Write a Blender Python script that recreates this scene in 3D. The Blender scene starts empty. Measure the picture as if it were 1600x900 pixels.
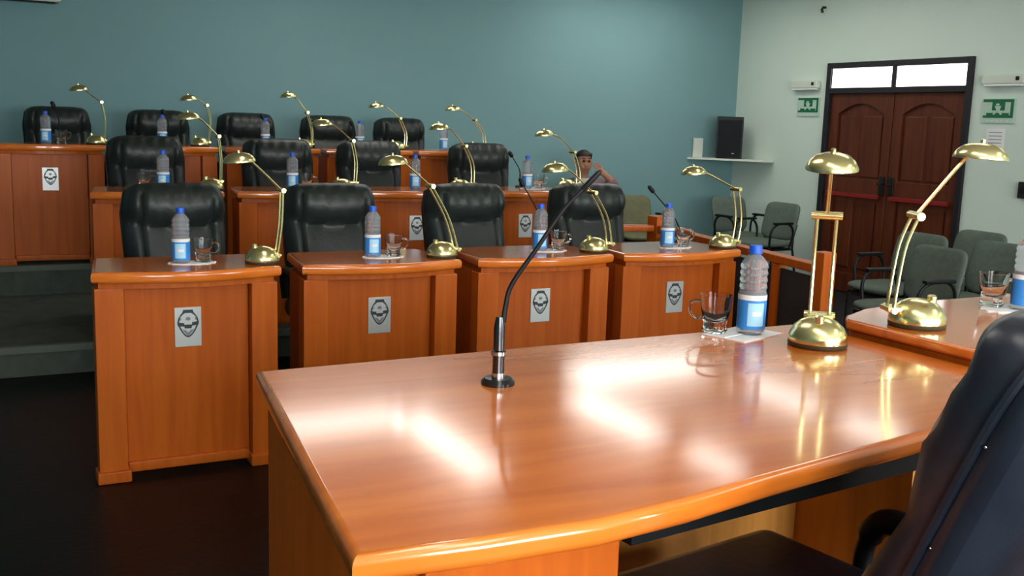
import bpy, bmesh, math, random
from mathutils import Vector, Matrix
random.seed(7)
PI = math.pi
scene = bpy.context.scene
COL = scene.collection

# ------------------------------------------------------------------ materials
def mat(name, color, rough=0.5, metal=0.0, coat=0.0, coat_rough=0.05, spec=0.5, trans=0.0, ior=1.45, emit=None, strength=0.0):
    m = bpy.data.materials.new(name); m.use_nodes = True
    b = m.node_tree.nodes['Principled BSDF']
    b.inputs['Base Color'].default_value = (*color, 1)
    b.inputs['Roughness'].default_value = rough
    b.inputs['Metallic'].default_value = metal
    b.inputs['Coat Weight'].default_value = coat
    b.inputs['Coat Roughness'].default_value = coat_rough
    b.inputs['Specular IOR Level'].default_value = spec
    b.inputs['Transmission Weight'].default_value = trans
    b.inputs['IOR'].default_value = ior
    if emit:
        b.inputs['Emission Color'].default_value = (*emit, 1)
        b.inputs['Emission Strength'].default_value = strength
    return m

def noise_color(m, c1, c2, scale=(1, 1, 1), nscale=4.0, detail=5.0, bump=0.0, bump_scale=None, dist=0.6, lo=0.3, hi=0.7):
    nt = m.node_tree; n = nt.nodes; l = nt.links; b = n['Principled BSDF']
    tc = n.new('ShaderNodeTexCoord'); mp = n.new('ShaderNodeMapping'); mp.inputs['Scale'].default_value = scale
    no = n.new('ShaderNodeTexNoise'); no.inputs['Scale'].default_value = nscale; no.inputs['Detail'].default_value = detail
    no.inputs['Distortion'].default_value = dist
    cr = n.new('ShaderNodeValToRGB')
    cr.color_ramp.elements[0].color = (*c1, 1); cr.color_ramp.elements[1].color = (*c2, 1)
    cr.color_ramp.elements[0].position = lo; cr.color_ramp.elements[1].position = hi
    l.new(tc.outputs['Object'], mp.inputs['Vector']); l.new(mp.outputs['Vector'], no.inputs['Vector'])
    l.new(no.outputs['Fac'], cr.inputs['Fac']); l.new(cr.outputs['Color'], b.inputs['Base Color'])
    if bump:
        n2 = n.new('ShaderNodeTexNoise'); n2.inputs['Scale'].default_value = bump_scale or nscale * 6; n2.inputs['Detail'].default_value = 4
        l.new(tc.outputs['Object'], n2.inputs['Vector'])
        bp = n.new('ShaderNodeBump'); bp.inputs['Strength'].default_value = bump; bp.inputs['Distance'].default_value = 0.01
        l.new(n2.outputs['Fac'], bp.inputs['Height']); l.new(bp.outputs['Normal'], b.inputs['Normal'])
    return m

M = {}
M['wood'] = noise_color(mat('cherry_wood', (.4, .1, .02), .42, coat=.12, coat_rough=.15, spec=.22), (.44, .084, .006), (.54, .118, .010), (16, 16, 1.2), 2.0, 3)
M['wood_top'] = noise_color(mat('cherry_wood_polished', (.4, .1, .02), .2, coat=.8, coat_rough=.10, spec=.5), (.60, .135, .012), (.76, .20, .022), (1.2, 9, 9), 2.0, 2)
M['wood_light'] = noise_color(mat('raw_wood_veneer', (.5, .2, .04), .5), (.46, .18, .028), (.60, .26, .045), (14, 14, 1.2), 2.0, 3)
M['brass'] = mat('polished_brass', (.90, .80, .38), .24, 1.0)
M['brass_dark'] = mat('dark_base_felt', (.05, .035, .015), .6)
M['leather'] = noise_color(mat('black_leather', (.012, .016, .015), .42, spec=.45), (.010, .015, .013), (.022, .028, .026), (1, 1, 1), 6, 4, .15, 60)
M['leather_navy'] = noise_color(mat('dark_leather_glossy', (.008, .010, .018), .32, spec=.5), (.009, .012, .020), (.017, .021, .032), (1, 1, 1), 9, 3, .07, 60)
M['black'] = mat('black_plastic', (.007, .008, .009), .45, spec=.25)
M['black_gloss'] = mat('black_enamel', (.012, .011, .012), .22)
M['gunmetal'] = mat('dark_chrome', (.10, .095, .10), .25, 1.0)
M['chrome'] = mat('chrome', (.55, .55, .55), .2, 1.0)
M['pet'] = mat('clear_plastic', (.86, .90, .97), .10, trans=.80, ior=1.2)
M['glass'] = mat('drinking_glass', (.98, 1.0, .99), .02, trans=1.0, ior=1.25)
M['cap'] = mat('blue_cap', (.010, .10, .62), .4)
M['label_blue'] = mat('label_blue', (.04, .25, .68), .45)
M['label_cyan'] = mat('label_light_blue', (.38, .68, .88), .45)
M['white'] = mat('white_paper', (.80, .80, .78), .6)
M['rail_panel'] = noise_color(mat('dark_infill_board', (.03, .036, .04), .6, spec=.3), (.026, .032, .036), (.036, .043, .047), (1, 1, 1), 5, 3)
M['doily'] = mat('paper_doily', (.90, .88, .86), .7)
M['plaque'] = mat('brushed_plate', (.56, .58, .56), .42, .75)
M['crest'] = mat('engraved_crest', (.035, .04, .045), .5)
M['crest_mid'] = mat('engraved_crest_pale', (.20, .22, .23), .5)
M['wall_blue'] = noise_color(mat('blue_wall_paint', (.2, .33, .37), .75, spec=.3), (.156, .282, .296), (.166, .296, .310), (1, 1, 1), 1.2, 3)
M['wall_white'] = noise_color(mat('white_wall_paint', (.66, .76, .69), .75, spec=.3), (.60, .70, .62), (.63, .73, .65), (1, 1, 1), 1.5, 3)
M['ceiling'] = mat('ceiling_paint', (.62, .64, .60), .9)
M['floor'] = noise_color(mat('dark_floor_covering', (.01, .01, .01), .38, spec=.16), (.0008, .0013, .0014), (.0030, .0028, .0024), (1, 1, 1), 14, 6, .12, 40)
M['floor_hall'] = noise_color(mat('dark_hall_floor', (.02, .02, .02), .45, spec=.35), (.010, .012, .014), (.018, .020, .022), (1, 1, 1), 8, 5)
M['step'] = noise_color(mat('step_carpet', (.03, .04, .035), .9, spec=.15), (.070, .084, .070), (.100, .116, .096), (1, 1, 1), 10, 6, .1, 80)
M['nosing'] = mat('step_nosing', (.12, .14, .11), .7)
M['door'] = noise_color(mat('mahogany_door', (.08, .02, .01), .42, spec=.4), (.070, .013, .005), (.125, .029, .008), (10, 10, .8), 2.0, 6)
M['door_frame'] = mat('dark_door_frame', (.012, .009, .012), .5)
M['red_bar'] = mat('red_push_bar', (.22, .012, .010), .4)
M['pane'] = mat('bright_transom_pane', (.9, .9, .9), .3, emit=(1, .98, 1), strength=2.2)
M['grey_fabric'] = noise_color(mat('grey_green_upholstery', (.1, .13, .1), .85, spec=.2), (.105, .132, .108), (.128, .158, .130), (1, 1, 1), 30, 4, .1, 200)
M['olive_fabric'] = noise_color(mat('olive_upholstery', (.15, .15, .06), .85, spec=.2), (.125, .128, .075), (.16, .155, .085), (1, 1, 1), 20, 4)
M['sign_green'] = mat('sign_green', (.008, .13, .055), .5)
M['sign_pale'] = mat('sign_pale_green', (.46, .62, .50), .5)
M['fixture'] = mat('white_plastic_housing', (.62, .66, .58), .5)
M['diffuser'] = mat('lit_diffuser', (.9, .9, .9), .4, emit=(1, .96, .88), strength=5.4)
M['skin'] = mat('skin', (.36, .17, .10), .5)
M['hair'] = mat('dark_hair', (.012, .009, .008), .6)
M['jacket'] = mat('mauve_jacket', (.20, .135, .15), .85)
M['shirt'] = mat('white_shirt', (.55, .58, .52), .8)
M['trousers'] = mat('dark_trousers', (.02, .022, .03), .9)
M['eye'] = mat('eye_dark', (.01, .008, .006), .3)
M['lip'] = mat('lip', (.25, .09, .07), .5)
M['speaker_grille'] = mat('speaker_grille', (.009, .010, .012), .7, spec=.2)

# ------------------------------------------------------------------ mesh builder
class MB:
    def __init__(s): s.bm = bmesh.new(); s.wn = False
    def box(s, c, d, bevel=0.0, seg=2, rot=None, mi=0):
        r = bmesh.ops.create_cube(s.bm, size=1.0)
        vs = r['verts']
        mtx = Matrix.Translation(Vector(c)) @ ((rot.to_4x4() if rot else Matrix.Identity(4))) @ Matrix.Diagonal((d[0], d[1], d[2], 1))
        bmesh.ops.transform(s.bm, matrix=mtx, verts=vs)
        fs = set(f for v in vs for f in v.link_faces)
        for f in fs: f.material_index = mi
        if bevel:
            s.wn = True
            es = list(set(e for v in vs for e in v.link_edges))
            q = bmesh.ops.bevel(s.bm, geom=es, offset=bevel, segments=seg, affect='EDGES', profile=.5, clamp_overlap=True)
            for f in q['faces']: f.material_index = mi
        return s
    def prism(s, poly, z0, z1, bevel=0.0, seg=3, mi=0, axis='z'):
        def P(x, y, z):
            return (x, y, z) if axis == 'z' else ((x, z, y) if axis == 'y' else (z, x, y))
        n = len(poly)
        a = [s.bm.verts.new(P(x, y, z0)) for x, y in poly]
        b = [s.bm.verts.new(P(x, y, z1)) for x, y in poly]
        fs = [s.bm.faces.new(list(reversed(a))), s.bm.faces.new(b)]
        for i in range(n):
            fs.append(s.bm.faces.new((a[i], a[(i + 1) % n], b[(i + 1) % n], b[i])))
        for f in fs: f.material_index = mi
        bmesh.ops.recalc_face_normals(s.bm, faces=fs)
        if bevel:
            s.wn = True
            es = [e for f in fs[:2] for e in f.edges]
            q = bmesh.ops.bevel(s.bm, geom=list(set(es)), offset=bevel, segments=seg, affect='EDGES', profile=.5, clamp_overlap=True)
            for f in q['faces']: f.material_index = mi
        return s
    def tube(s, pts, rad, n=8, caps=True, mi=0):
        pts = [Vector(p) for p in pts]; k = len(pts)
        rads = rad if isinstance(rad, (list, tuple)) else [rad] * k
        prev = None; rings = []
        up = None
        for i, p in enumerate(pts):
            t = (pts[min(i + 1, k - 1)] - pts[max(i - 1, 0)]).normalized()
            if up is None:
                ref = Vector((0, 0, 1)) if abs(t.z) < .9 else Vector((0, 1, 0))
                up = (ref - t * ref.dot(t)).normalized()
            else:
                up = (up - t * up.dot(t))
                up = up.normalized() if up.length > 1e-6 else Vector((1, 0, 0))
            sd = t.cross(up)
            ring = [s.bm.verts.new(p + (up * math.cos(a) + sd * math.sin(a)) * rads[i]) for a in [2 * PI * j / n for j in range(n)]]
            rings.append(ring)
        fs = []
        for a, b in zip(rings, rings[1:]):
            for j in range(n):
                fs.append(s.bm.faces.new((a[j], a[(j + 1) % n], b[(j + 1) % n], b[j])))
        if caps:
            fs.append(s.bm.faces.new(list(reversed(rings[0])))); fs.append(s.bm.faces.new(rings[-1]))
        for f in fs: f.material_index = mi
        bmesh.ops.recalc_face_normals(s.bm, faces=fs)
        return s
    def lathe(s, prof, n=24, c=(0, 0, 0), rot=None, sx=1, sy=1, mi=0, caps=True, arc=None):
        c = Vector(c); rings = []; fs = []
        m = n if arc is None else n + 1
        for r, z in prof:
            ring = []
            for j in range(m):
                a = 2 * PI * j / n if arc is None else arc[0] + (arc[1] - arc[0]) * j / n
                v = Vector((r * math.cos(a) * sx, r * math.sin(a) * sy, z))
                if rot: v = rot @ v
                ring.append(s.bm.verts.new(c + v))
            rings.append(ring)
        for a, b in zip(rings, rings[1:]):
            for j in range(m if arc is None else m - 1):
                fs.append(s.bm.faces.new((a[j], a[(j + 1) % m], b[(j + 1) % m], b[j])))
        if caps and arc is None:
            if prof[0][0] > 1e-4: fs.append(s.bm.faces.new(list(reversed(rings[0]))))
            if prof[-1][0] > 1e-4: fs.append(s.bm.faces.new(rings[-1]))
        for f in fs: f.material_index = mi
        bmesh.ops.recalc_face_normals(s.bm, faces=fs)
        return s
    def sphere(s, c, r, sc=(1, 1, 1), u=16, v=10, mi=0):
        q = bmesh.ops.create_uvsphere(s.bm, u_segments=u, v_segments=v, radius=r)
        bmesh.ops.transform(s.bm, matrix=Matrix.Translation(Vector(c)) @ Matrix.Diagonal((*sc, 1)), verts=q['verts'])
        for x in q['verts']:
            for f in x.link_faces: f.material_index = mi
        return s
    def surf(s, fn, nu, nv, close_u=False, mi=0):
        g = [[s.bm.verts.new(fn(i / nu if not close_u else i / nu, j / nv)) for i in range(nu + (0 if close_u else 1))] for j in range(nv + 1)]
        w = len(g[0]); fs = []
        for j in range(nv):
            for i in range(w if close_u else w - 1):
                fs.append(s.bm.faces.new((g[j][i], g[j][(i + 1) % w], g[j + 1][(i + 1) % w], g[j + 1][i])))
        for f in fs: f.material_index = mi
        return g, fs
    def xform(s, mtx):
        bmesh.ops.transform(s.bm, matrix=mtx, verts=s.bm.verts); return s
    def build(s, name, m, parent=None, loc=None, angle=40, fix=False):
        if fix: bmesh.ops.recalc_face_normals(s.bm, faces=s.bm.faces)
        me = bpy.data.meshes.new(name); s.bm.to_mesh(me); s.bm.free()
        for x in (m if isinstance(m, list) else [m]): me.materials.append(M[x])
        me.polygons.foreach_set('use_smooth', [True] * len(me.polygons))
        if s.wn:
            for p in me.polygons:
                if max(abs(c) for c in p.normal) > .9998: p.use_smooth = False
        me.set_sharp_from_angle(angle=math.radians(angle))
        o = bpy.data.objects.new(name, me); COL.objects.link(o)
        if s.wn:
            wm = o.modifiers.new('weighted', 'WEIGHTED_NORMAL'); wm.keep_sharp = True; wm.weight = 90
        if parent: o.parent = parent
        if loc: o.location = loc
        return o

def tag(o, label, cat, group=None):
    o['label'] = label; o['category'] = cat
    if group: o['group'] = group
    return o
def thing(name, label, cat, loc=(0, 0, 0), rz=0, group=None):
    o = bpy.data.objects.new(name, None); COL.objects.link(o); o.empty_display_size = .05
    o.location = loc; o.rotation_euler = (0, 0, rz)
    return tag(o, label, cat, group)
def struct(o):
    o['kind'] = 'structure'; return o
KIDS = {}
def copy_tree(o, parent=None):
    c = o.copy(); COL.objects.link(c); c.parent = parent
    for ch in list(o.children): copy_tree(ch, c)
    return c
def put(proto, used, label, loc, rz=0):
    """first call moves the prototype itself, later calls copy it with its parts"""
    if proto.name in used: o = copy_tree(proto)
    else: used.add(proto.name); o = proto
    o.location = loc; o.rotation_euler = (0, 0, rz); o['label'] = label
    return o
USED = set()
def spline(pts, k=6):
    """Catmull-Rom through pts"""
    P = [Vector(p) for p in pts]; out = []
    for i in range(len(P) - 1):
        a = P[max(i - 1, 0)]; b = P[i]; c = P[i + 1]; d = P[min(i + 2, len(P) - 1)]
        for j in range(k):
            t = j / k
            out.append(.5 * ((2 * b) + (c - a) * t + (2 * a - 5 * b + 4 * c - d) * t * t + (3 * b - a - 3 * c + d) * t ** 3))
    out.append(P[-1]); return out

# ------------------------------------------------------------------ room
XR, YB, XL, YF, ZC, ZH = 7.30, 8.75, -3.6, -2.6, 2.75, -0.15
Y1, Y2, Z2, Z3, XD = 5.55, 7.15, .15, .335, 3.80
def slab(name, x0, x1, y0, y1, z0, z1, m, bevel=0):
    return struct(MB().box(((x0 + x1) / 2, (y0 + y1) / 2, (z0 + z1) / 2), (x1 - x0, y1 - y0, z1 - z0), bevel).build(name, m))
slab('floor', XL, XD, YF, Y1, -.4, 0, 'floor')
slab('floor', XD, XR, YF, YB, -.4, ZH, 'floor_hall')
slab('floor', XL, XD, Y1, Y2, -.4, Z2, 'step')
slab('floor', XL, XD, Y2, YB, -.4, Z3, 'step')
for y, z in ((Y1, Z2), (Y2, Z3)):
    slab('trim_1', XL, XD, y - .012, y + .03, z - .03, z + .004, 'nosing')
slab('ceiling', XL - .1, XR + .1, YF - .1, YB + .1, ZC, ZC + .12, 'ceiling')
slab('wall_back', XL - .1, XR + .1, YB, YB + .15, -.4, ZC, 'wall_blue')
slab('wall_left', XL - .15, XL, YF, YB, -.4, ZC, 'wall_blue')
# right wall with door opening  (door y 5.30 .. 7.20 region)
DZT, DZL = 1.995, 1.735
DY0, DY1 = 5.805, 7.43
slab('wall_right', XR, XR + .2, YF, DY0, -.4, ZC, 'wall_white')
slab('wall_right', XR, XR + .2, DY1, YB, -.4, ZC, 'wall_white')
slab('wall_right', XR, XR + .2, DY0, DY1, DZT, ZC, 'wall_white')
# front wall (behind the photographer) with unseen windows added as fill light
WZ0, WZ1 = .9, 2.3
slab('wall_front', XL, XR, YF - .2, YF, -.4, WZ0, 'wall_white')
slab('wall_front', XL, XR, YF - .2, YF, WZ1, ZC, 'wall_white')
FILL_WIN = [(-1.4, .3), (1.2, 2.9), (4.1, 5.8)]
xs = [XL] + [v for w in FILL_WIN for v in w] + [XR]
for i in range(0, len(xs), 2):
    slab('wall_front', xs[i], xs[i + 1], YF - .2, YF, WZ0, WZ1, 'wall_white')
M['fill_glow'] = mat('fill_pane', (.9, .9, .9), .3, emit=(.95, .98, 1.0), strength=15)  # glow added behind the camera to brighten the desk fronts
for i, (a, b) in enumerate(FILL_WIN):
    w = MB()
    for x in (a + .02, (a + b) / 2, b - .02): w.box((x, YF - .1, (WZ0 + WZ1) / 2), (.04, .06, WZ1 - WZ0))
    for z in (WZ0 + .02, WZ1 - .02): w.box(((a + b) / 2, YF - .1, z), (b - a, .06, .04))
    f = struct(w.build('window_%d' % (i + 3), 'fixture'))  # added frame around the fill glow, out of view
    MB().box(((a + b) / 2, YF - .12, (WZ0 + WZ1) / 2), (b - a - .04, .01, WZ1 - WZ0 - .04)).build('pane', 'fill_glow', f)

# double door
def door_frame():
    w = MB(); t = .055
    x = XR + .04
    w.box((x, DY0 + t / 2, (ZH + DZT) / 2), (.14, t, DZT - ZH), .006)
    w.box((x, DY1 - t / 2, (ZH + DZT) / 2), (.14, t, DZT - ZH), .006)
    w.box((x, (DY0 + DY1) / 2, DZT - t / 2), (.14, DY1 - DY0 - 2 * t, t), .006)
    w.box((x, (DY0 + DY1) / 2, DZL), (.14, DY1 - DY0 - 2 * t, .055), .006)
    w.box((x, (DY0 + DY1) / 2, (DZL + DZT) / 2), (.13, .05, DZT - DZL - .05), .004)
    return struct(w.build('trim_2', 'door_frame'))
door_frame()
ym = (DY0 + DY1) / 2
for i, (a, b) in enumerate(((DY0 + .055, ym - .004), (ym + .004, DY1 - .055))):
    w = MB(); x = XR + .03; z0, z1 = ZH + .005, DZL - .0275
    cy = (a + b) / 2; W = b - a
    w.box((x + .02, cy, (z0 + z1) / 2), (.03, W, z1 - z0))                      # recessed leaf
    for yy in (a + .05, b - .05): w.box((x, yy, (z0 + z1) / 2), (.045, .10, z1 - z0), .006)
    w.box((x, cy, z0 + .09), (.045, W - .18, .18), .006)
    w.box((x, cy, .86), (.045, W - .18, .14), .006)
    # arched head rail: a plate with an arch cut along its lower edge
    arc = [(a + .08, z1), (a + .08, z1 - .19)]
    for k in range(13):
        t = k / 12
        arc.append((a + .09 + (W - .18) * t, z1 - .19 + .10 * math.sin(PI * t)))
    arc += [(b - .08, z1 - .19), (b - .08, z1)]
    w.prism([(p[0], p[1]) for p in arc], x - .022, x + .022, axis='x')
    # raised fields, one pair of tall boards above and one below the lock rail
    for dy in (-.25, .25):
        w.box((x + .006, cy + dy * (W - .2), 1.225), (.03, (W - .2) * .42, .56), .012)
        w.box((x + .006, cy + dy * (W - .2), .40), (.03, (W - .2) * .40, .62), .012)
    d = struct(w.build('door_%d' % (i + 1), 'door', fix=True))
    MB().box((x - .055, cy, .775), (.03, W - .12, .04), .008).build('push_bar', 'red_bar', d)
    h = MB(); hy = b - .05 if i == 0 else a + .05
    h.box((x - .03, hy, .88), (.02, .06, .17), .008).tube([(x - .03, hy, .90), (x - .08, hy, .90), (x - .085, hy - .05, .90)], .012)
    h.build('door_handle', 'black_gloss', d)
    p = struct(MB().box((XR - .01, cy, (DZL + DZT) / 2 - .013), (.01, W - .022, DZT - DZL - .083)).build('window_%d' % (i + 1), 'pane'))
# threshold filler behind door
slab('wall_right', XR + .15, XR + .2, DY0, DY1, -.4, DZL, 'door_frame')

# ------------------------------------------------------------------ council desk
def bow(W, y_end, y_mid, back, n=16):
    p = [(W / 2 - .045, back), (-W / 2 + .045, back)]
    for k in range(n + 1):
        t = k / n; x = -W / 2 + W * t
        p.append((x, y_end + (y_mid - y_end) * math.sin(PI * t)))
    return p
DW, DH = .67, .775
def make_desk(W=DW):
    r = thing('council_desk', '', 'desk', group='council desks in three tiers')
    MB().prism(bow(W, -.015, -.085, .36), DH - .042, DH, .014, 3).build('tabletop', 'wood_top', r)
    MB().prism(bow(W - .05, .005, -.05, .34), DH - .062, DH - .042).build('moulding', 'wood', r)
    pw = .10
    for sx in (-1, 1):
        x = sx * (W / 2 - .01 - pw / 2)
        p = MB().box((x, .035, (DH - .062) / 2 + .0), (pw, .07, DH - .062), .006).build('pilaster', 'wood', r)
        MB().box((x, .027, .022), (pw + .016, .09, .044), .006).build('plinth', 'wood', p)
        MB().box((sx * (W / 2 - .043), .20, (DH - .062) / 2), (.022, .27, DH - .062), rot=Matrix.Rotation(sx * .13, 3, 'Z')).build('side_panel', 'wood', r)
    iw = W - 2 * pw - .026
    MB().box((0, .055, (DH - .062 + .03) / 2), (iw, .02, DH - .062 - .03)).build('front_panel', 'wood', r)
    MB().box((0, .042, .040), (iw, .03, .04), .008).build('base_trim', 'wood', r)
    MB().box((0, .25, DH - .30), (W - .15, .12, .022)).build('shelf', 'wood', r)
    q = MB().box((0, .0428, .55), (.096, .005, .148), .0015).build('emblem_plaque', 'plaque', r)
    q['label'] = 'silvery plaque with a dark crest'
    c = MB(); y = .0395; cz = .565
    def ring(rx, rzt, rzb, w, k=28):
        o_, i_ = [], []
        for j in range(k):
            a = 2 * PI * j / k
            sx_, sz_ = math.cos(a), math.sin(a)
            rz = rzt if sz_ > 0 else rzb
            px = sx_ * (1 if sz_ > 0 else (1 - .35 * abs(sz_)))
            o_.append((rx * px, cz + rz * sz_)); i_.append(((rx - w) * px, cz + (rz - w) * sz_))
        for j in range(k):
            j2 = (j + 1) % k
            c.prism([o_[j], o_[j2], i_[j2], i_[j]], y, y + .001, axis='y')
    ring(.038, .046, .054, .006)
    def pz(pts, d=0): c.prism([(x, cz + z) for x, z in pts], y - d, y + .001, axis='y')
    pz([(-.017, .050), (.017, .050), (.021, .038), (-.021, .038)], .0005)
    pz([(-.039, .004), (-.014, .000), (-.014, -.013), (-.037, -.010)], .0005)
    pz([(.039, .006), (.014, .002), (.014, -.011), (.037, -.008)], .0005)
    pz([(-.015, -.006), (.015, -.006), (.012, -.020), (-.012, -.020)], .0005)
    n0 = len(c.bm.faces)
    pz([(.009 * math.cos(2 * PI * k / 12), .016 + .007 * math.sin(2 * PI * k / 12)) for k in range(12)])
    pz([(-.022, -.024), (-.010, -.026), (0, -.036), (.010, -.026), (.022, -.024), (0, -.052)])
    for sx in (-1, 1): pz([(sx * .026, .030), (sx * .031, .026), (sx * .030, .010), (sx * .025, .012)])
    c.bm.faces.ensure_lookup_table()
    for f in c.bm.faces[n0:]: f.material_index = 1
    c.build('crest', ['crest', 'crest_mid'], q, fix=True)
    return r
desk0 = make_desk()
YD = {1: 3.80, 2: 5.60, 3: 7.21}
ZD = {1: 0, 2: Z2, 3: Z3}
CX = {1: [.69, 1.44, 2.185, 2.91], 2: [.87, 1.61, 2.345, 3.08], 3: [.46, 1.185, 1.90, 2.615, 3.33]}
POS4 = ['leftmost', 'second from the left', 'third from the left', 'rightmost']
POS5 = ['leftmost', 'second from the left', 'middle', 'second from the right', 'rightmost']
ROW = {1: 'front', 2: 'middle', 3: 'back'}
def pos(r, i): return POS5[i] if r == 3 else POS4[i]
DESKTXT = {1: 'floor-level front row, polished top with bowed edge', 2: 'middle tier of the wooden council desks', 3: 'highest back tier by the blue wall'}
for r in (1, 2, 3):
    for i, x in enumerate(CX[r]):
        put(desk0, USED, 'orange-brown wooden council desk with crest plaque, %s in the %s row' % (pos(r, i), ROW[r]), (x, YD[r], ZD[r]))

# ------------------------------------------------------------------ executive chair (council rows)
def pillow_back(W, H, T, wr=.004):
    """front cushion: tall grid with head pillow over lower pad, closed by a flat rear"""
    def f(u, v, side):
        a = 2 * u - 1
        sq = 1 - .10 * max(0, v - .80) / .20 * abs(a) ** 4
        rx = W / 2 * a * (1 - .10 * (1 - v)) * sq
        top = H * (v - .055 * abs(a) ** 5 * (v ** 6))
        edge = (1 - abs(a) ** 6) ** .5
        if side == 0:
            vb = .66 + .09 * a * a
            if v >= vb: t = (v - vb) / (1 - vb); bul = 1.12 * (max(0, math.sin(PI * (t * .94 + .03)))) ** .5
            else: t = v / vb; bul = .80 * (max(0, math.sin(PI * (t * .93 + .03)))) ** .5
            y = -T * (.22 + .78 * bul) * edge
            if v > vb: y += wr * math.sin(a * 21 + 3 * math.sin(v * 9)) * (.3 + .7 * t) * edge
            else: y += .5 * wr * math.sin(a * 5 + v * 8) * edge
            wing = max(0, abs(a) - .70) / .30
            y += T * .25 * wing * wing
            crease = math.exp(-((abs(a) - .68) / .035) ** 2)
            y += T * .20 * crease * (1 if v < .93 else 0)
        else:
            y = T * .35 * edge * math.sin(PI * min(1, max(.0, v * .94 + .03))) ** .5
        return Vector((rx, y, top))
    b = MB()
    N, K = 36, 30
    g1, _ = b.surf(lambda u, v: f(u, v, 0), N, K)
    g2, _ = b.surf(lambda u, v: f(1 - u, v, 1), N, K)
    bmesh.ops.remove_doubles(b.bm, verts=b.bm.verts, dist=.0008)
    bd = [e for e in b.bm.edges if len(e.link_faces) == 1]
    if bd:
        try: bmesh.ops.bridge_loops(b.bm, edges=bd)
        except Exception: pass
    return b
def star_base(r, m='black', h=.42):
    MB().tube([(0, 0, .07), (0, 0, h)], [.028, .024], 12).build('column', m, r)
    for k in range(5):
        a = 2 * PI * k / 5 + .3
        d = Vector((math.cos(a), math.sin(a), 0))
        lg = MB().tube([d * .03 + Vector((0, 0, .10)), d * .29 + Vector((0, 0, .075))], [.025, .015], 8).build('leg', m, r)
        c = d * .29; t = Vector((-d.y, d.x, 0))
        MB().tube([c + t * -.02 + Vector((0, 0, .029)), c + t * .02 + Vector((0, 0, .029))], .0285, 12).tube([c + Vector((0, 0, .04)), c + Vector((0, 0, .08))], .01, 8).build('caster', m, lg)
def make_chair():
    r = thing('executive_chair', '', 'chair', group='black leather chairs behind the council desks')
    b = pillow_back(.47, .60, .11)
    b.xform(Matrix.Translation((0, .22, .44)) @ Matrix.Rotation(math.radians(-9), 4, 'X'))
    b.build('backrest', 'leather', r, angle=60, fix=True)
    MB().box((0, 0, .455), (.48, .47, .10), .04, 4).build('seat', 'leather', r)
    for sx in (-1, 1):
        a = MB().tube(spline([(sx * .235, .20, .50), (sx * .25, .18, .62), (sx * .255, .06, .645), (sx * .255, -.10, .63), (sx * .25, -.14, .56), (sx * .235, -.10, .44)]), .02, 8)
        a.build('armrest', 'black', r)
    star_base(r)
    return r
chair0 = make_chair()
CHX = {1: [(.82, 4.47), (1.515, 4.47), (2.25, 4.47), (2.965, 4.48)], 2: [(.965, 6.27), (1.745, 6.27), (2.385, 6.27), (3.17, 6.27)],
       3: [(.595, 7.91), (1.27, 7.91), (1.955, 7.91), (2.59, 7.91), (3.24, 7.91)]}
for r in (1, 2, 3):
    for i, (x, y) in enumerate(CHX[r]):
        put(chair0, USED, 'black leather chair with gathered headrest behind the %s %s-row desk' % (pos(r, i), ROW[r]), (x, y, ZD[r]), math.radians([3, -2, 2, -4, 1][i])).scale = (1, 1, {1: .985, 2: 1.0, 3: .975}[r])

# ------------------------------------------------------------------ water bottles, glasses, doilies
def make_bottle():
    r = thing('water_bottle', '', 'bottle', group='small water bottles with blue caps')
    prof = [(0.0, .004), (.020, .003), (.029, .0), (.0325, .008), (.0325, .09)]
    for k in range(4):
        z = .096 + k * .016
        prof += [(.0320, z), (.0300, z + .004), (.0300, z + .008), (.0325, z + .012)]
    prof += [(.0315, .160), (.027, .170), (.018, .180), (.0125, .185), (.0125, .196)]
    MB().lathe(prof, 28).build('body', 'pet', r, angle=50)
    MB().lathe([(.0148, .187), (.0148, .203), (.0135, .206), (0.0, .206)], 24).lathe([(.0158, .187), (.0158, .190)], 24).build('cap', 'cap', r, angle=50)
    lb = MB()
    lb.lathe([(.0331, .012), (.0331, .080)], 28, mi=0, caps=False)
    lb.lathe([(.0333, .080), (.0333, .092)], 28, mi=2, caps=False)
    for a0, a1, z0, z1 in ((-2.05, -.85, .020, .074), (-1.75, -1.15, .035, .062), (.7, 1.8, .020, .074)):
        lb.lathe([(.0334, z0), (.0334, z1)], 12, mi=1, caps=False, arc=(a0, a1))
    lb.lathe([(.0336, .044), (.0336, .054)], 8, mi=2, caps=False, arc=(-1.7, -1.05))
    lb.build('label', ['label_blue', 'label_cyan', 'white'], r, angle=50)
    return r
def make_glass():
    r = thing('glass_cup', '', 'glass', group='clear glass cups beside the bottles')
    MB().lathe([(.0, .004), (.026, .0), (.030, .006), (.026, .016), (.029, .030), (.036, .060), (.038, .088), (.0372, .0885), (.034, .060), (.027, .032), (.012, .024), (0, .022)], 26).build('cup', 'glass', r, angle=50)
    MB().tube(spline([(-.036, 0, .072), (-.056, 0, .070), (-.060, 0, .050), (-.048, 0, .034), (-.031, 0, .032)]), .0035, 8).build('handle', 'glass', r)
    return r
def make_doily(nm='paper_doily', R=.085):
    p = []
    for k in range(48):
        a = 2 * PI * k / 48
        rr = R * (1 + (.05 if k % 4 < 2 else -.03))
        p.append((rr * math.cos(a), rr * .62 * math.sin(a)))
    o = MB().prism(p, 0, .0025).build(nm, 'doily')
    return tag(o, '', 'doily', 'white paper doilies under the bottles')
bottle0, glass0, doily0 = make_bottle(), make_glass(), make_doily()
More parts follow.
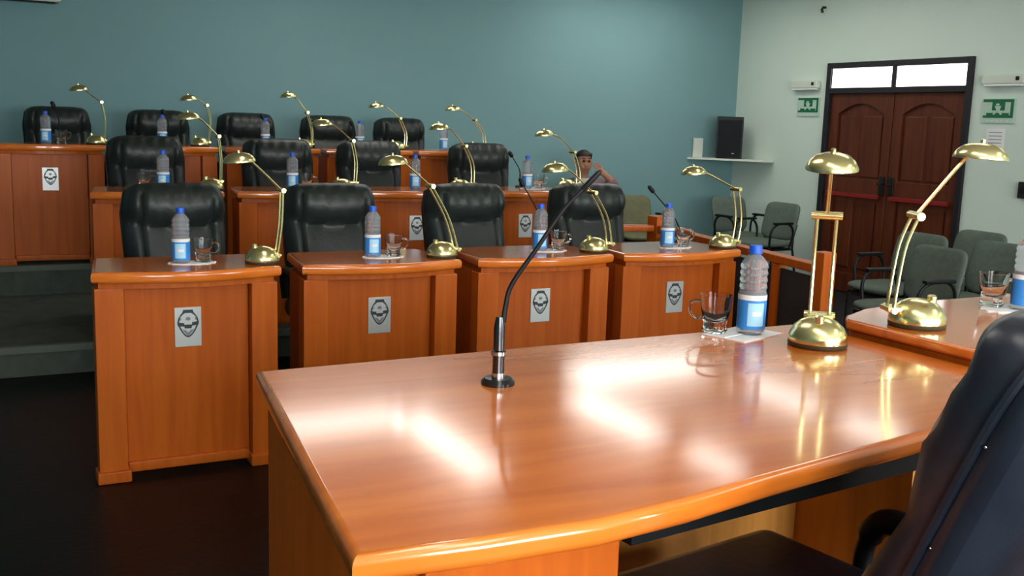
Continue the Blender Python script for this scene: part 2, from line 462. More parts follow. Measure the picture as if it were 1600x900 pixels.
BOT = {1: [(.686, 3.935), (1.438, 3.925), (2.236, 3.955), (2.911, 3.925)], 2: [(.916, 5.74), (1.619, 5.74), (2.367, 5.74), (3.135, 5.74)],
       3: [(.451, 7.38), (1.177, 7.38), (1.885, 7.38), (2.595, 7.38), (3.28, 7.38)]}
GLS = {1: [(.768, 3.945), (1.532, 3.930), (2.318, 3.935), (3.000, 3.915)], 2: [(.818, 5.73), (1.70, 5.73), None, (3.22, 5.74)], 3: [(.545, 7.40), None, None, None, None]}
for r in (1, 2, 3):
    for i, (x, y) in enumerate(BOT[r]):
        dz = .003 if r == 1 or (r, i) == (2, 3) else 0.0005
        put(bottle0, USED, 'water bottle with blue cap standing on the %s %s-row desk' % (pos(r, i), ROW[r]), (x, y, ZD[r] + DH + dz), random.uniform(-.5, -.1))
        g = GLS[r][i]
        if g:
            put(glass0, USED, 'clear glass cup beside the bottle on the %s %s-row desk' % (pos(r, i), ROW[r]), (g[0], g[1], ZD[r] + DH + dz), PI + random.uniform(-.5, .5))
        if dz > .002:
            put(doily0, USED, 'white paper doily under bottle and glass on the %s %s-row desk' % (pos(r, i), ROW[r]), ((x + g[0]) / 2, (y + g[1]) / 2, ZD[r] + DH + .0003))

# ------------------------------------------------------------------ brass desk lamps
def make_lamp(loc, rz, path, label, tilt=0.0):
    """path: (u, z) of rod foot, rod middle, joint, neck middle, shade centre; u runs along the lamp's own x"""
    r = thing('brass_desk_lamp', label, 'lamp', loc, rz, 'brass desk lamps with two curved rods')
    (u0, z0), (um, zm), (u1, z1), (u2, z2), (u3, z3) = path
    b = MB().lathe([(.064, .010), (.065, .018), (.063, .028), (.055, .044), (.040, .057), (.024, .064), (.0, .066)], 32).build('base', 'brass', r, angle=50)
    MB().lathe([(.062, 0), (.065, .003), (.065, .011), (.05, .012)], 32).build('base_rim', 'brass_dark', b, angle=50)
    sgn = -1 if u0 > 0 else 1
    MB().lathe([(.011, .0), (.011, .016), (.007, .020), (0, .020)], 14, c=(sgn * .030, 0, .055)).build('switch_knob', 'brass', b)
    g = .021
    zf = max(z0, .030)
    ub = min(abs(u0), .085) * (1 if u0 > 0 else -1)
    cl = MB().box((ub * .80, 0, zf), (abs(ub) * .55 + .02, .058, .013), .004)
    cl.tube([(ub, -.034, zf), (ub, .034, zf)], .008, 10)
    cl.build('rod_clamp', 'brass', r)
    for sy in (-g, g):
        MB().tube(spline([(ub, sy, zf), (um, sy, zm), (u1, sy, z1)], 8), .0042, 8).build('rod', 'brass', r)
    j = MB().tube([(u1, -.034, z1), (u1, .034, z1)], .0095, 12)
    j.build('joint', 'brass', r)
    d = Vector((u3 - u2, 0, z3 - z2)).normalized()
    MB().tube(spline([(u1, 0, z1), (u2, 0, z2), (u3 - d.x * .045, 0, z3 - d.z * .03 + .004)], 8), .0042, 8).build('neck', 'brass', r)
    rot = Matrix.Rotation(tilt, 3, 'Y')
    sh = MB().lathe([(.0, .020), (.016, .0195), (.034, .014), (.048, .002), (.055, -.013), (.0545, -.0165), (.051, -.014), (.044, 0.0), (.03, .010), (0, .015)], 32, c=(u3, 0, z3), rot=rot, sx=1.12)
    sh.lathe([(.006, .019), (.006, .027), (.003, .029), (0, .029)], 10, c=(u3, 0, z3), rot=rot)
    s = sh.build('shade', 'brass', r, angle=50)
    MB().lathe([(.0, -.006), (.012, -.006), (.016, .002), (.012, .012)], 14, c=(u3, 0, z3), rot=rot).build('bulb', 'white', s)
    return r
LP = {
 1: [(.974, 3.868, [(.054, .03), (.07, .149), (.075, .278), (-.012, .362), (-.085, .398)]),
     (1.719, 3.862, [(.063, .034), (.019, .163), (-.058, .295), (-.149, .368), (-.222, .397)]),
     (2.462, 3.860, [(.08, .036), (.053, .152), (-.021, .267), (-.128, .352), (-.218, .375)]),
     (3.185, 3.850, [(.075, .03), (.086, .142), (.060, .281), (-.085, .341), (-.200, .368)])],
 2: [(1.15, 5.65, [(.05, .05), (.052, .18), (.040, .290), (-.035, .365), (-.115, .392)]),
     (1.884, 5.65, [(.076, .045), (.080, .16), (.056, .281), (-.035, .355), (-.125, .378)]),
     (2.625, 5.65, [(.085, .04), (.078, .155), (.024, .265), (-.060, .353), (-.148, .376)]),
     (3.376, 5.65, [(.085, .04), (.080, .13), (.036, .240), (-.060, .325), (-.180, .355)])],
 3: [(.745, 7.26, [(.050, .03), (.056, .16), (.036, .275), (-.029, .325), (-.098, .360)]),
     (1.405, 7.26, [(.061, .03), (.072, .18), (.048, .280), (-.010, .318), (-.072, .325)]),
     (2.13, 7.26, [(.060, .03), (.060, .132), (.024, .254), (-.037, .335), (-.112, .372)]),
     (2.84, 7.26, [(.072, .03), (.072, .126), (.022, .235), (-.068, .305), (-.165, .325)]),
     (3.50, 7.26, [(.080, .03), (.060, .141), (-.015, .240), (-.100, .295), (-.205, .325)])]}
for r in (1, 2, 3):
    for i, (x, y, p) in enumerate(LP[r]):
        make_lamp((x, y, ZD[r] + DH), 0, p, 'brass arched desk lamp standing on the %s %s-row desk' % (pos(r, i), ROW[r]), -.10)

# ------------------------------------------------------------------ conference microphones
def make_mic(loc, pts, label, rad=.004, base_r=.03, stem=.0, tip=.009, grp='slender gooseneck microphones'):
    r = thing('gooseneck_microphone', label, 'microphone', loc, 0, grp)
    MB().lathe([(base_r, 0), (base_r, .006), (base_r * .8, .012), (.0, .013)], 28).build('base', 'black_gloss', r)
    if stem:
        s = MB().lathe([(.011, .010), (.011, stem * .42), (.0135, stem * .43), (.0135, stem * .50), (.0105, stem * .51), (.0105, stem * .85), (.007, stem)], 18)
        s.build('stem', 'gunmetal', r, angle=50)
        MB().lathe([(.0125, .012), (.0125, .022)], 18).build('collar', 'chrome', r)
        MB().lathe([(.0142, stem * .44), (.0142, stem * .49)], 18).build('collar', 'chrome', r)
    sp_ = spline(pts, 8)
    MB().tube(sp_, [rad * (1.15 - .4 * k / len(sp_)) for k in range(len(sp_))], 8).build('gooseneck', 'black', r)
    a, b = Vector(pts[-2]), Vector(pts[-1]); d = (b - a).normalized()
    MB().tube([b - d * .005, b, b + d * .012, b + d * .035, b + d * .042], [rad * .75, tip, tip * 1.1, tip, tip * .5], 10).build('capsule', 'black', r)
    return r
for i, x in enumerate([.515, 1.215, 1.90, 2.575]):
    b0 = (x + .02, 7.50, Z3 + DH + .0005)
    h = [1.372, 1.345, 1.338, 1.308][i] - b0[2] - .03
    make_mic(b0, [(0, 0, .01), (.006, .0, h * .45), (.0, -.005, h * .8), (-.02, -.01, h)], 'thin black microphone rising before the %s back-row chair' % pos(3, i), tip=.013)
make_mic((3.17, 5.90, Z2 + DH + .0005), [(0, 0, .01), (.0, 0, .06), (-.02, -.02, .12), (-.085, -.04, .198)], 'thin black microphone on the rightmost middle-row desk', tip=.012)
make_mic((2.335, 4.11, DH + .0005), [(0, 0, .01), (-.005, 0, .06), (-.03, .0, .16), (-.095, .02, .276)], 'thin black microphone on the third front-row desk beside its bottle', tip=.010)
make_mic((3.13, 4.11, DH + .0005), [(0, 0, .01), (0, 0, .04), (-.05, .0, .126), (-.165, .02, .246)], 'thin black microphone on the rightmost front-row desk near the railing', tip=.010)

# ------------------------------------------------------------------ foreground desk
FZ = .86
fd = thing('presiding_desk', 'large polished orange wooden desk in the foreground with knobbed drawer', 'desk', (.9, 1.45, 0))
def L(x, y): return (x - .9, y - 1.45)
edge = [(.349, 1.006), (.50, .990), (.656, .983), (.80, .999), (.957, 1.029), (1.16, 1.063), (1.376, 1.096), (1.60, 1.128), (1.838, 1.16)]
top = [L(*p) for p in edge] + [L(1.838, 1.893), L(1.1, 1.885), L(.456, 1.868)]
MB().prism(top, FZ - .036, FZ, .013, 4).build('tabletop', 'wood_top', fd)
zb = FZ - .036
MB().prism([L(.425, 1.055), L(.472, 1.84), L(.492, 1.84), L(.445, 1.055)], 0, zb).build('side_panel', 'wood', fd)
MB().prism([L(.445, 1.07), L(.49, 1.60), L(.78, 1.60), L(.735, 1.07)], .10, zb).build('pedestal', 'wood', fd)
dr = MB().box((L(.59, 1.055)[0], L(.59, 1.055)[1], zb - .095), (.275, .02, .165), .004).build('drawer', 'wood', fd)
MB().lathe([(.006, 0), (.006, .012), (.012, .016), (.013, .024), (.008, .030), (0, .031)], 16, c=(L(.552, 0)[0], L(0, 1.046)[1], zb - .088), rot=Matrix.Rotation(PI / 2, 3, 'X')).build('knob', 'chrome', dr)
d2 = MB().box((L(.59, 1.055)[0], L(.59, 1.055)[1], zb - .40), (.275, .02, .42), .004).build('drawer', 'wood', fd)
MB().lathe([(.006, 0), (.006, .012), (.012, .016), (.013, .024), (.008, .030), (0, .031)], 16, c=(L(.552, 0)[0], L(0, 1.046)[1], zb - .30), rot=Matrix.Rotation(PI / 2, 3, 'X')).build('knob', 'chrome', d2)
MB().box((*L(1.18, 1.61), (zb + .12) / 2), (.79, .02, zb - .12)).build('modesty_panel', 'wood_light', fd)
MB().box((*L(1.585, 1.45), zb / 2 + .02), (.02, .30, zb - .04)).build('side_panel', 'wood_light', fd)
MB().box((*L(1.70, 1.46), zb / 2 + .02), (.21, .32, zb - .04), .003).build('pedestal', 'wood', fd)

MB().box((*L(1.155, 1.118), zb - .0225), (.80, .02, .045), rot=Matrix.Rotation(math.radians(6.3), 3, 'Z')).build('slab_shade', 'black', fd)  # black strip standing in for the shade under the slab
# microphone on it
def S(pts): return [((x - 1.015) * .8246, (y - 1.961) * .8246, (z - .76) * .8246) for x, y, z in pts]
make_mic((.837, 1.617, FZ), S([(1.022, 1.957, .90), (1.025, 1.955, .935), (1.036, 1.949, .985), (1.083, 1.924, 1.068), (1.129, 1.900, 1.150), (1.168, 1.879, 1.200)]),
         'black gooseneck microphone with round base on the large foreground desk', rad=.0046, base_r=.031, stem=.125, tip=.0048, grp=None)
# bottle, glass, napkins, lamp on it
put(bottle0, USED, 'water bottle with blue cap on the large foreground desk beside the lamp', (1.606, 1.822, FZ + .0045), -.50)
put(glass0, USED, 'clear glass cup left of the bottle on the large foreground desk', (1.528, 1.857, FZ + .0045), -.5)
def napkin(x, y, a, lab, z=FZ, s=.105):
    w = MB()
    p = [(-s / 2, -s / 2), (s / 2, -s / 2), (s / 2, s / 2), (-s / 2, s / 2)]
    w.prism(p, 0, .0018)
    w.prism([(q[0] * .98, q[1] * .49 + .024) for q in p], .0019, .0032)
    o = w.build('paper_napkin', 'doily', None, (x, y, z + .0004)); o.rotation_euler = (0, 0, a)
    return tag(o, lab, 'napkin')
napkin(1.588, 1.826, math.radians(17), 'white paper napkin under the bottle on the large foreground desk', s=.115).scale = (1.45, 1, 1)
make_lamp((1.668, 1.668, FZ), math.atan2(-.71, -.69), [(-.05, .062), (-.070, .175), (-.060, .288), (.00, .372), (.075, .412)], 'brass desk lamp with domed base on the large foreground desk', .12)

# ------------------------------------------------------------------ right-hand desk
RZ = .893
rd = thing('side_desk', 'wooden desk at the right edge, butting against the large foreground desk', 'desk', (2.3, 1.5, 0))
tp = [(1.845, .95), (1.845, 1.755), (1.885, 1.80), (2.00, 1.855), (2.2, 1.895), (2.55, 1.90), (2.95, 1.88), (2.95, .95)]
tp = [(x - 2.3, y - 1.5) for x, y in tp]
MB().prism(tp, RZ - .026, RZ, .009, 3).build('tabletop', 'wood_top', rd)
MB().prism([(x * .985 + .006, y * .985) for x, y in tp], RZ - .050, RZ - .027, .004).build('moulding', 'wood', rd)
MB().prism([(x * .93 + .02, y * .93) for x, y in tp], 0, RZ - .051).build('body', 'wood', rd)
make_lamp((1.945, 1.636, RZ), math.radians(-28), [(-.066, .040), (-.052, .18), (-.026, .258), (.044, .352), (.110, .408)], 'brass desk lamp with domed base on the right-edge desk', .06)
put(bottle0, USED, 'water bottle with blue cap on the right-edge desk, cut by the picture edge', (2.415, 1.700, RZ + .003), .2)
put(glass0, USED, 'clear glass cup beside the bottle on the right-edge desk', (2.375, 1.765, RZ + .003), 2.2)
put(doily0, USED, 'white paper doily on the right-edge desk', (2.385, 1.72, RZ + .0003))

# ------------------------------------------------------------------ foreground chair
fc = thing('executive_chair', 'large glossy dark leather chair at the right edge, drawn up to the foreground desk', 'chair', (1.15, 1.16, 0), math.radians(8))
def big_back():
    """puffy front cushion and rear shell, rounded outline; local x across, y towards the rear, z up"""
    W, H, T = .46, .585, .10
    def out(th, k):
        c, s = math.cos(th), math.sin(th)
        e = .42
        x = math.copysign(abs(c) ** e, c) * W / 2 * k
        z = H / 2 + math.copysign(abs(s) ** e, s) * H / 2 * k
        return x, z
    rings = [(.0, -.062), (.35, -.062), (.62, -.060), (.80, -.055), (.90, -.045), (.955, -.028), (.985, -.006), (.97, .006), (1.0, .016), (1.0, .030), (.97, .042), (.955, .040), (.90, .052), (.7, .060), (.4, .063), (0, .064)]
    def f(u, v):
        i = min(int(v * (len(rings) - 1) + 1e-6), len(rings) - 1)
        k, y = rings[i]
        x, z = out(2 * PI * u, max(k, .001))
        yy = y
        if y < 0:
            yy += .012 * math.sin(z * 30) * (1 if .3 < k < .97 else 0) - .03 * math.exp(-((z - .50) / .10) ** 2) * (1 if k < .97 else .4)
            yy += .004 * math.sin(z * 75 + x * 10) * (1 if .85 < k < .99 else 0)
        return Vector((x, yy, z))
    b = MB()
    b.surf(f, 72, len(rings) - 1, close_u=True)
    bmesh.ops.remove_doubles(b.bm, verts=b.bm.verts, dist=.0012)
    return b, out
b, out = big_back()
MT = Matrix.Translation((.02, -.235, .58)) @ Matrix.Rotation(math.radians(21), 4, 'X')
# local frame of this chair: it faces +y, so flip the cushion to the +y side
FL = Matrix.Rotation(PI, 4, 'Z')
bk = b.xform(MT @ FL).build('backrest', 'leather_navy', fc, angle=70, fix=True)
pp = MB()
for y, k in ((.002, .985),):
    pp.tube([Vector((out(2 * PI * j / 90, k)[0], y, out(2 * PI * j / 90, k)[1])) for j in range(91)], .006, 6, caps=False)
pp.xform(MT @ FL).build('piping', 'leather_navy', bk)
st = MB()
for z in (.12, .20, .235, .29, .44):
    st.sphere((.228, .012, z), .0022)
st.xform(MT @ FL).build('stud', 'chrome', bk)
MB().box((-.02, .035, .515), (.54, .47, .12), .045, 5).build('seat', 'leather_navy', fc)
for sx in (-1, 1):
    MB().tube(spline([(sx * .24, -.20, .56), (sx * .262, -.16, .63), (sx * .265, -.07, .655), (sx * .265, .02, .65), (sx * .26, .05, .58), (sx * .24, .03, .49)]), [.018 + .006 * (1 if 6 < i < 22 else 0) for i in range(31)], 10).build('armrest', 'black', fc)
star_base(fc, 'black', .47)

# ------------------------------------------------------------------ railing
rl = thing('wooden_railing', 'reddish wooden railing closing the right end of the front-row desks', 'railing', (3.5, 4.2, 0))
A = Vector((3.64, 5.00)); B = Vector((3.30, 3.30))
def lp(p): return (p[0] - 3.5, p[1] - 4.2)
def bar(p, q, z, w, h):
    d = Vector(q) - Vector(p); m_ = (Vector(p) + Vector(q)) / 2
    return MB().box((m_[0] - 3.5, m_[1] - 4.2, z), (d.length, w, h), .008, 2, rot=Matrix.Rotation(math.atan2(d.y, d.x), 3, 'Z'))
bar(A, B, .742, .07, .04).build('handrail', 'wood', rl)
bar(A, (3.32, 5.06), .742, .07, .04).build('handrail', 'wood', rl)
for p, w, h in ((A, .10, .815), (B, .075, .82)):
    MB().box((*lp(p), h / 2), (w, w, h), .006).build('newel_post', 'wood', rl)
for t in (.36, .79):
    p = A.lerp(B, t); MB().box((*lp(p), .361), (.05, .05, .722), .005).build('post', 'wood', rl)
dv = B - A
MB().box((*lp(A.lerp(B, .5)), .40), (dv.length - .09, .014, .60), .002, rot=Matrix.Rotation(math.atan2(dv.y, dv.x), 3, 'Z')).build('infill_panel', 'rail_panel', rl)
MB().box((*lp((3.325, 5.06)), .361), (.05, .05, .722), .005).build('post', 'wood', rl)

# ------------------------------------------------------------------ visitor chairs
def make_visitor():
    r = thing('visitor_chair', '', 'chair', group='grey-green upholstered visitor chairs')
    def pad(W, H, T, bend):
        def f(u, v):
            th = 2 * PI * u; e = .35
            c, s = math.cos(th), math.sin(th)
            x = math.copysign(abs(c) ** e, c) * W / 2; z = math.copysign(abs(s) ** e, s) * H / 2
            prof = [(.001, -1), (.6, -1), (.88, -.85), (.98, -.4), (1, 0), (.98, .4), (.88, .85), (.6, 1), (.001, 1)]
            k, t = prof[int(round(v * 8))]
            return Vector((x * k, t * T / 2 + bend * (x * k / (W / 2)) ** 2, z * k))
        b = MB(); b.surf(f, 40, 8, close_u=True); bmesh.ops.remove_doubles(b.bm, verts=b.bm.verts, dist=.0008); return b
    b = pad(.46, .36, .05, -.03).xform(Matrix.Translation((0, .23, .64)) @ Matrix.Rotation(math.radians(-12), 4, 'X'))
    b.build('backrest', 'grey_fabric', r, angle=60, fix=True)
    s = pad(.47, .45, .06, .012).xform(Matrix.Translation((0, -.02, .435)) @ Matrix.Rotation(math.radians(90), 4, 'X'))
    s.build('seat', 'grey_fabric', r, angle=60, fix=True)
    for sx in (-1, 1):
        MB().tube([(sx * .225, -.20, .0), (sx * .225, -.19, .40)], .011, 8).build('leg', 'black', r)
        MB().tube([(sx * .215, .26, .0), (sx * .20, .19, .40), (sx * .19, .20, .50), (sx * .17, .255, .62)], .011, 8).build('leg', 'black', r)
        MB().tube(spline([(sx * .23, .12, .40), (sx * .25, .14, .55), (sx * .255, .08, .635), (sx * .255, -.06, .635), (sx * .25, -.13, .56), (sx * .23, -.12, .40)]), .011, 8).box((sx * .255, .01, .645), (.045, .22, .022), .008).build('armrest', 'black', r)
    MB().box((0, -.01, .395), (.44, .38, .018)).build('seat_frame', 'black', r)
    return r
vis0 = make_visitor()
VC = [((6.66, 7.47), -90, 'grey-green visitor chair against the white wall left of the brown door'),
      ((6.86, 8.00), 4, 'grey-green visitor chair in the room corner below the loudspeaker'),
      ((5.03, 4.33), -98, 'nearest visitor chair, its looped black armrest showing above the right-edge desk'),
      ((5.64, 4.97), -94, 'visitor chair standing just in front of the brown double door'),
      ((5.71, 4.40), -95, 'visitor chair right of the nearest one, before the white wall'),
      ((6.26, 4.98), -95, 'farthest of the visitor chairs grouped right of the brown door')]
for (x, y), a, lab in VC:
    put(vis0, USED, lab, (x, y, ZH), math.radians(a))
pv = put(vis0, USED, 'visitor chair holding the seated person by the blue wall', (5.08, 8.22, ZH), math.radians(-15))
gv = put(vis0, USED, 'olive-backed visitor chair right of the seated person by the blue wall', (5.78, 8.28, ZH), math.radians(-10))
for ch in gv.children:
    if ch.name.startswith('backrest') or ch.name.startswith('seat.') :
        ch.data = ch.data.copy(); ch.data.materials[0] = M['olive_fabric']

# ------------------------------------------------------------------ loudspeaker on corner shelf
sf = thing('wall_shelf', 'white shelf in the room corner carrying the loudspeaker', 'shelf', (7.1, 8.6, 1.045))
MB().prism([(-.42, .14), (.195, .14), (.195, -.50), (.06, -.50)], -.02, .0).build('board', 'fixture', sf)
MB().box((-.30, .125, .10), (.12, .02, .20), .003).build('bracket', 'fixture', sf)
sp = thing('loudspeaker', 'black loudspeaker standing on the white corner shelf', 'speaker', (7.03, 8.52, 1.045), math.radians(-32))
MB().prism([(-.135, -.11), (.135, -.11), (.11, .12), (-.11, .12)], .002, .43, .008).build('cabinet', 'black', sp)
MB().box((0, -.114, .205), (.235, .008, .38), .003).build('grille', 'speaker_grille', sp)
MB().box((.04, -.119, .055), (.022, .004, .008)).build('badge', 'fixture', sp)

# ------------------------------------------------------------------ signs, emergency lights, notice
def exit_sign(yc, zc, w, h, label):
    r = thing('exit_sign', label, 'sign', (XR, yc, zc))
    MB().box((-.006, 0, 0), (.010, w, h), .002).build('plate', 'sign_pale', r)
    g = MB(); x = -.0125
    # the wall faces -x; picture right is -y
    def q(y0, y1, z0, z1): g.box((x, -(y0 + y1) / 2 * w, (z0 + z1) / 2 * h), (.003, (y1 - y0) * w, (z1 - z0) * h))
    q(-.46, .46, .36, .47)
    q(-.18, .20, .02, .36)
    q(-.44, .46, -.28, -.18)
    q(-.34, .34, -.18, -.08)
    q(.38, .46, -.18, .36)
    g.build('green_field', 'sign_green', r)
    m_ = MB(); x2 = -.0155
    def tri(pts): m_.prism([(-(p[0]) * w, p[1] * h) for p in pts], x2, x2 + .003, axis='x')
    tri([(-.06, .30), (.04, .30), (.04, .22), (-.06, .22)])                         # running figure
    tri([(-.10, .20), (.10, .20), (.06, .04), (-.04, .04)])
    tri([(-.04, .04), (.02, .04), (-.10, -.16), (-.15, -.14)])
    tri([(.0, .04), (.06, .04), (.14, -.14), (.08, -.16)])
    m_.build('pictogram', 'sign_pale', r, fix=True)
    b = MB()
    for k in range(5): b.box((-.0125, -(-.30 + .15 * k) * w, -.40 * h), (.002, .09 * w, .07 * h))
    b.build('caption', 'fixture', r)
    return r
exit_sign(7.665, 1.585, .30, .185, 'small green and white exit sign left of the brown door')
exit_sign(5.545, 1.555, .30, .195, 'green and white exit sign right of the brown door')
def emergency(yc, zc, w, label):
    r = thing('emergency_light', label, 'light', (XR, yc, zc))
    MB().box((-.03, 0, 0), (.06, w, .075), .012, 3).build('housing', 'fixture', r)
    MB().box((-.032, 0, -.045), (.05, w * .9, .016), .004).build('lens', 'white', r)
    MB().box((-.062, -w * .36, .005), (.004, .03, .03)).build('indicator', 'black', r)
emergency(7.705, 1.80, .36, 'white emergency light above the exit sign left of the door')
emergency(5.50, 1.80, .38, 'white emergency light above the exit sign right of the door')
nt = thing('wall_notice', 'small pale paper notice taped below the right exit sign', 'notice', (XR, 5.55, 1.325))
MB().box((-.002, 0, 0), (.003, .17, .18)).build('sheet', 'white', nt)
w = MB()
for k in range(5): w.box((-.0042, 0, .06 - k * .028), (.0012, .12, .006))
w.build('text_line', 'crest_mid', nt)
hk = thing('wall_hook', 'tiny dark hook high on the white wall above the door', 'hook', (XR, 7.54, 2.50))
MB().tube([(0, 0, .02), (-.03, 0, .02), (-.045, 0, .0), (-.035, 0, -.03)], .012, 8).build('hook_arm', 'door_frame', hk)
sw = thing('light_switch', 'dark switch box on the white wall at the right picture edge', 'switch', (XR, 5.235, .945))
MB().box((-.02, 0, 0), (.04, .08, .13), .006).build('box', 'door_frame', sw)
MB().box((-.043, 0, 0), (.008, .03, .05), .002).build('rocker', 'black', sw)
ac = thing('air_conditioner', 'pale wall unit at the top left corner on the blue wall', 'air conditioner', (.21, YB, 2.095))
MB().box((0, -.105, .16), (.92, .21, .28), .03, 3).build('casing', 'fixture', ac)
MB().box((0, -.13, .035), (.84, .12, .03), .006).build('louvre', 'black', ac)

# ------------------------------------------------------------------ seated person
def skin(name, V, E, root, m, parent, sub=2):
    me = bpy.data.meshes.new(name); me.from_pydata([v[:3] for v in V], E, []); me.materials.append(M[m])
    o = bpy.data.objects.new(name, me); COL.objects.link(o)
    if parent: o.parent = parent
    md = o.modifiers.new('skin', 'SKIN'); md.use_smooth_shade = True
    sl = me.skin_vertices[0] if me.skin_vertices else None
    if sl is None:
        bpy.context.view_layer.objects.active = o
        sl = me.skin_vertices.new(name='') if hasattr(me.skin_vertices, 'new') else me.skin_vertices[0]
    for i, v in enumerate(V):
        d = sl.data[i]; rx = v[3]; ry = v[4] if len(v) > 4 else v[3]
        d.radius = (rx, ry); d.use_root = (i == root)
    s = o.modifiers.new('sub', 'SUBSURF'); s.levels = sub; s.render_levels = sub
    return o
PX, PY, PZ = 5.04, 8.16, ZH
pn = thing('person', 'person in a mauve jacket seated by the blue wall, one hand raised to the cheek', 'person', (PX, PY, PZ), math.radians(-12))
# local: faces -y, left side is +x
V = [(0, .02, .52, .12, .10), (0, .03, .70, .115, .09), (0, .02, .88, .12, .085), (0, 0, .985, .055, .055), (0, -.012, 1.045, .047, .05),
     (0, -.03, 1.10, .062, .075), (0, -.022, 1.17, .075, .09), (0, -.015, 1.235, .062, .075),
     # left arm raised (5 shoulder 8..)
     (.165, .0, .945, .055, .055), (.300, -.10, .90, .044, .044), (.215, -.17, 1.00, .034, .034), (.128, -.155, 1.075, .030, .022),
     # right arm resting
     (-.165, .0, .925, .055, .055), (-.235, -.04, .70, .043, .043), (-.16, -.25, .60, .033, .033), (-.13, -.33, .60, .030, .018),
     # legs
     (.095, -.02, .50, .085, .085), (.11, -.40, .51, .065, .065), (.11, -.42, .10, .042, .042), (.11, -.53, .05, .035, .03),
     (-.095, -.02, .50, .085, .085), (-.11, -.40, .51, .065, .065), (-.11, -.42, .10, .042, .042), (-.11, -.53, .05, .035, .03),
     (0, -.115, 1.135, .014, .012)]
E_ = [(0, 1), (1, 2), (2, 3), (3, 4), (4, 5), (5, 6), (6, 7), (2, 8), (8, 9), (9, 10), (10, 11), (2, 12), (12, 13), (13, 14), (14, 15),
      (0, 16), (16, 17), (17, 18), (18, 19), (0, 20), (20, 21), (21, 22), (22, 23), (5, 24)]
def fingers(ip, dirv, side, nrm):
    base = Vector(V[ip][:3]); d = Vector(dirv).normalized(); s = Vector(side).normalized(); n = Vector(nrm).normalized()
    for k, ln in zip((-1.5, -.5, .5, 1.5), (.062, .074, .070, .055)):
        b0 = base + s * k * .015 + d * .025
        i0 = len(V)
        V.append((*(b0), .008)); V.append((*(b0 + d * ln * .5 + n * .006), .0075)); V.append((*(b0 + d * ln * .9 + n * .022), .006))
        E_.extend([(ip, i0), (i0, i0 + 1), (i0 + 1, i0 + 2)])
    i0 = len(V)
    b0 = base - s * .024 - d * .005
    V.append((*b0, .010)); V.append((*(b0 - s * .02 + d * .028), .009)); V.append((*(b0 - s * .024 + d * .05 + n * .008), .007))
    E_.extend([(ip, i0), (i0, i0 + 1), (i0 + 1, i0 + 2)])
fingers(11, (-.45, .25, .8), (.75, .1, .45), (-.5, .6, 0))
fingers(15, (.25, -.9, 0), (.9, .25, 0), (0, 0, -1))
body = skin('body', V, E_, 0, 'skin', pn, 2)
jk = [(0, .02, .50, .145, .125), (0, .03, .70, .14, .112), (0, .02, .875, .138, .105), (0, .012, .95, .075, .07),
      (.17, .0, .955, .075, .075), (.300, -.10, .905, .068, .068), (.200, -.165, 1.015, .058, .058),
      (-.17, .0, .925, .070, .070), (-.238, -.04, .70, .056, .056), (-.175, -.22, .61, .044, .044)]
skin('jacket', jk, [(0, 1), (1, 2), (2, 3), (2, 4), (4, 5), (5, 6), (2, 7), (7, 8), (8, 9)], 0, 'jacket', pn, 2)
tr = [(0, .02, .49, .13, .11), (.10, -.04, .505, .098, .098), (.112, -.41, .515, .078, .078), (.112, -.425, .12, .055, .055),
      (-.10, -.04, .505, .098, .098), (-.112, -.41, .515, .078, .078), (-.112, -.425, .12, .055, .055)]
skin('trousers', tr, [(0, 1), (1, 2), (2, 3), (0, 4), (4, 5), (5, 6)], 0, 'trousers', pn, 2)
for sx in (-1, 1):
    MB().box((sx * .112, -.48, .045), (.09, .25, .085), .035, 4).build('shoe', 'black', pn)
    MB().sphere((sx * .027, -.108, 1.165), .011).build('eye', 'eye', pn)
    MB().box((sx * .028, -.112, 1.188), (.036, .012, .007), .003).build('eyebrow', 'hair', pn)
    MB().sphere((sx * .078, -.012, 1.15), .026, (.35, .7, 1.1)).build('ear', 'skin', pn)
MB().box((0, -.107, 1.098), (.042, .012, .010), .004).build('mouth', 'lip', pn)
hr = MB()
def hf(u, v):
    th = 2 * PI * u; ph = v * PI * .62
    r0 = Vector((math.sin(ph) * math.cos(th) * .080, math.sin(ph) * math.sin(th) * .098, math.cos(ph) * .092))
    lim = .052 if r0.y < -.02 else (.052 - (r0.y + .02) * 2.2)
    if r0.z < lim: r0 = Vector((r0.x, r0.y, lim))
    return Vector((0, -.014, 1.175)) + r0
hr.surf(hf, 28, 10, close_u=True)
bmesh.ops.remove_doubles(hr.bm, verts=hr.bm.verts, dist=.0005)
ho = hr.build('hair', 'hair', pn, fix=True)
sd = ho.modifiers.new('thick', 'SOLIDIFY'); sd.thickness = .012
MB().lathe([(.062, .0), (.075, .03), (.07, .05)], 20, c=(0, .005, .955)).build('shirt_collar', 'shirt', pn)

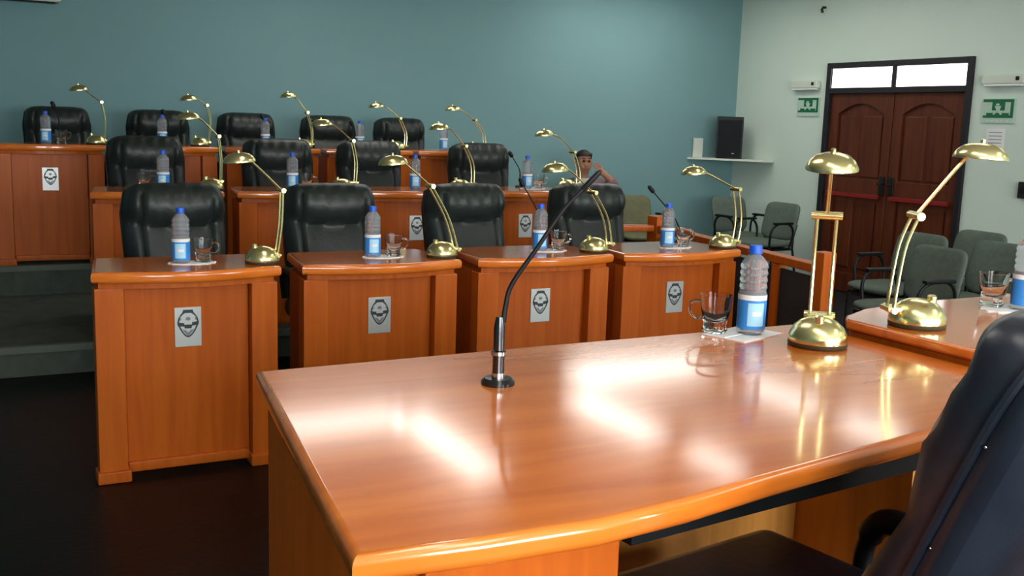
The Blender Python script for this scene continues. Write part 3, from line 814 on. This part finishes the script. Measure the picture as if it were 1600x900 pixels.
# ------------------------------------------------------------------ ceiling lights
def ceiling_light(x, y, lx, ly, label):
    r = thing('ceiling_light', label, 'ceiling light', (x, y, ZC), 0, 'fluorescent ceiling fixtures')
    MB().box((0, 0, -.02), (lx + .03, ly + .03, .04), .004).build('housing', 'fixture', r)
    MB().box((0, 0, -.046), (lx, ly, .012), .003).build('diffuser', 'diffuser', r)
CL = [(2.42, 7.35, .95, .42), (2.98, 6.55, .28, 1.5), (5.65, 7.95, 1.5, .48), (4.52, 6.68, .30, 1.2), (6.30, 6.75, .28, 1.0), (6.25, 5.6, .26, .6), (4.58, 5.48, .22, .55),
      (.9, .85, .30, 1.2), (1.2, 3.0, .30, 1.2), (3.6, 3.0, .30, 1.2), (6.0, 3.0, .30, 1.2),  # from here on unseen fixtures added as fill, first one for the near desk
      (1.2, -.2, .30, 1.2), (3.6, .2, .30, 1.2), (6.0, .2, .30, 1.2)]  # more added fill fixtures, out of view
for k, c in enumerate(CL):
    ceiling_light(*c, 'white fluorescent ceiling fixture mirrored in the polished foreground desk' if k < 7 else 'unseen white ceiling fixture added as fill light above the room')

# ------------------------------------------------------------------ world, camera, view
w = bpy.data.worlds.new('world'); scene.world = w; w.use_nodes = True
w.node_tree.nodes['Background'].inputs[0].default_value = (.6, .65, .7, 1)
w.node_tree.nodes['Background'].inputs[1].default_value = .3
cd = bpy.data.cameras.new('camera'); cam = bpy.data.objects.new('camera', cd); COL.objects.link(cam)
cd.sensor_width = 36; cd.lens = 36; cd.clip_start = .02
yaw, pit, rol = math.radians(28), math.radians(9.1), math.radians(1.84)
F = Vector((math.sin(yaw) * math.cos(pit), math.cos(yaw) * math.cos(pit), -math.sin(pit)))
R0 = Vector((math.cos(yaw), -math.sin(yaw), 0)); U0 = R0.cross(F)
R = R0 * math.cos(rol) + U0 * math.sin(rol); U = U0 * math.cos(rol) - R0 * math.sin(rol)
mt = Matrix.Identity(4)
for i in range(3): mt[i][0] = R[i]; mt[i][1] = U[i]; mt[i][2] = -F[i]
mt.translation = Vector((0, 0, 1.33))
cam.matrix_world = mt
scene.camera = cam
vs = scene.view_settings
vs.view_transform = 'Standard'; vs.look = 'None'; vs.gamma = 1; vs.use_curve_mapping = False; vs.exposure = 0.53
scene.cycles.use_denoising = True
scene.cycles.max_bounces = 10
scene.cycles.transparent_max_bounces = 8
scene.cycles.caustics_reflective = False; scene.cycles.caustics_refractive = False
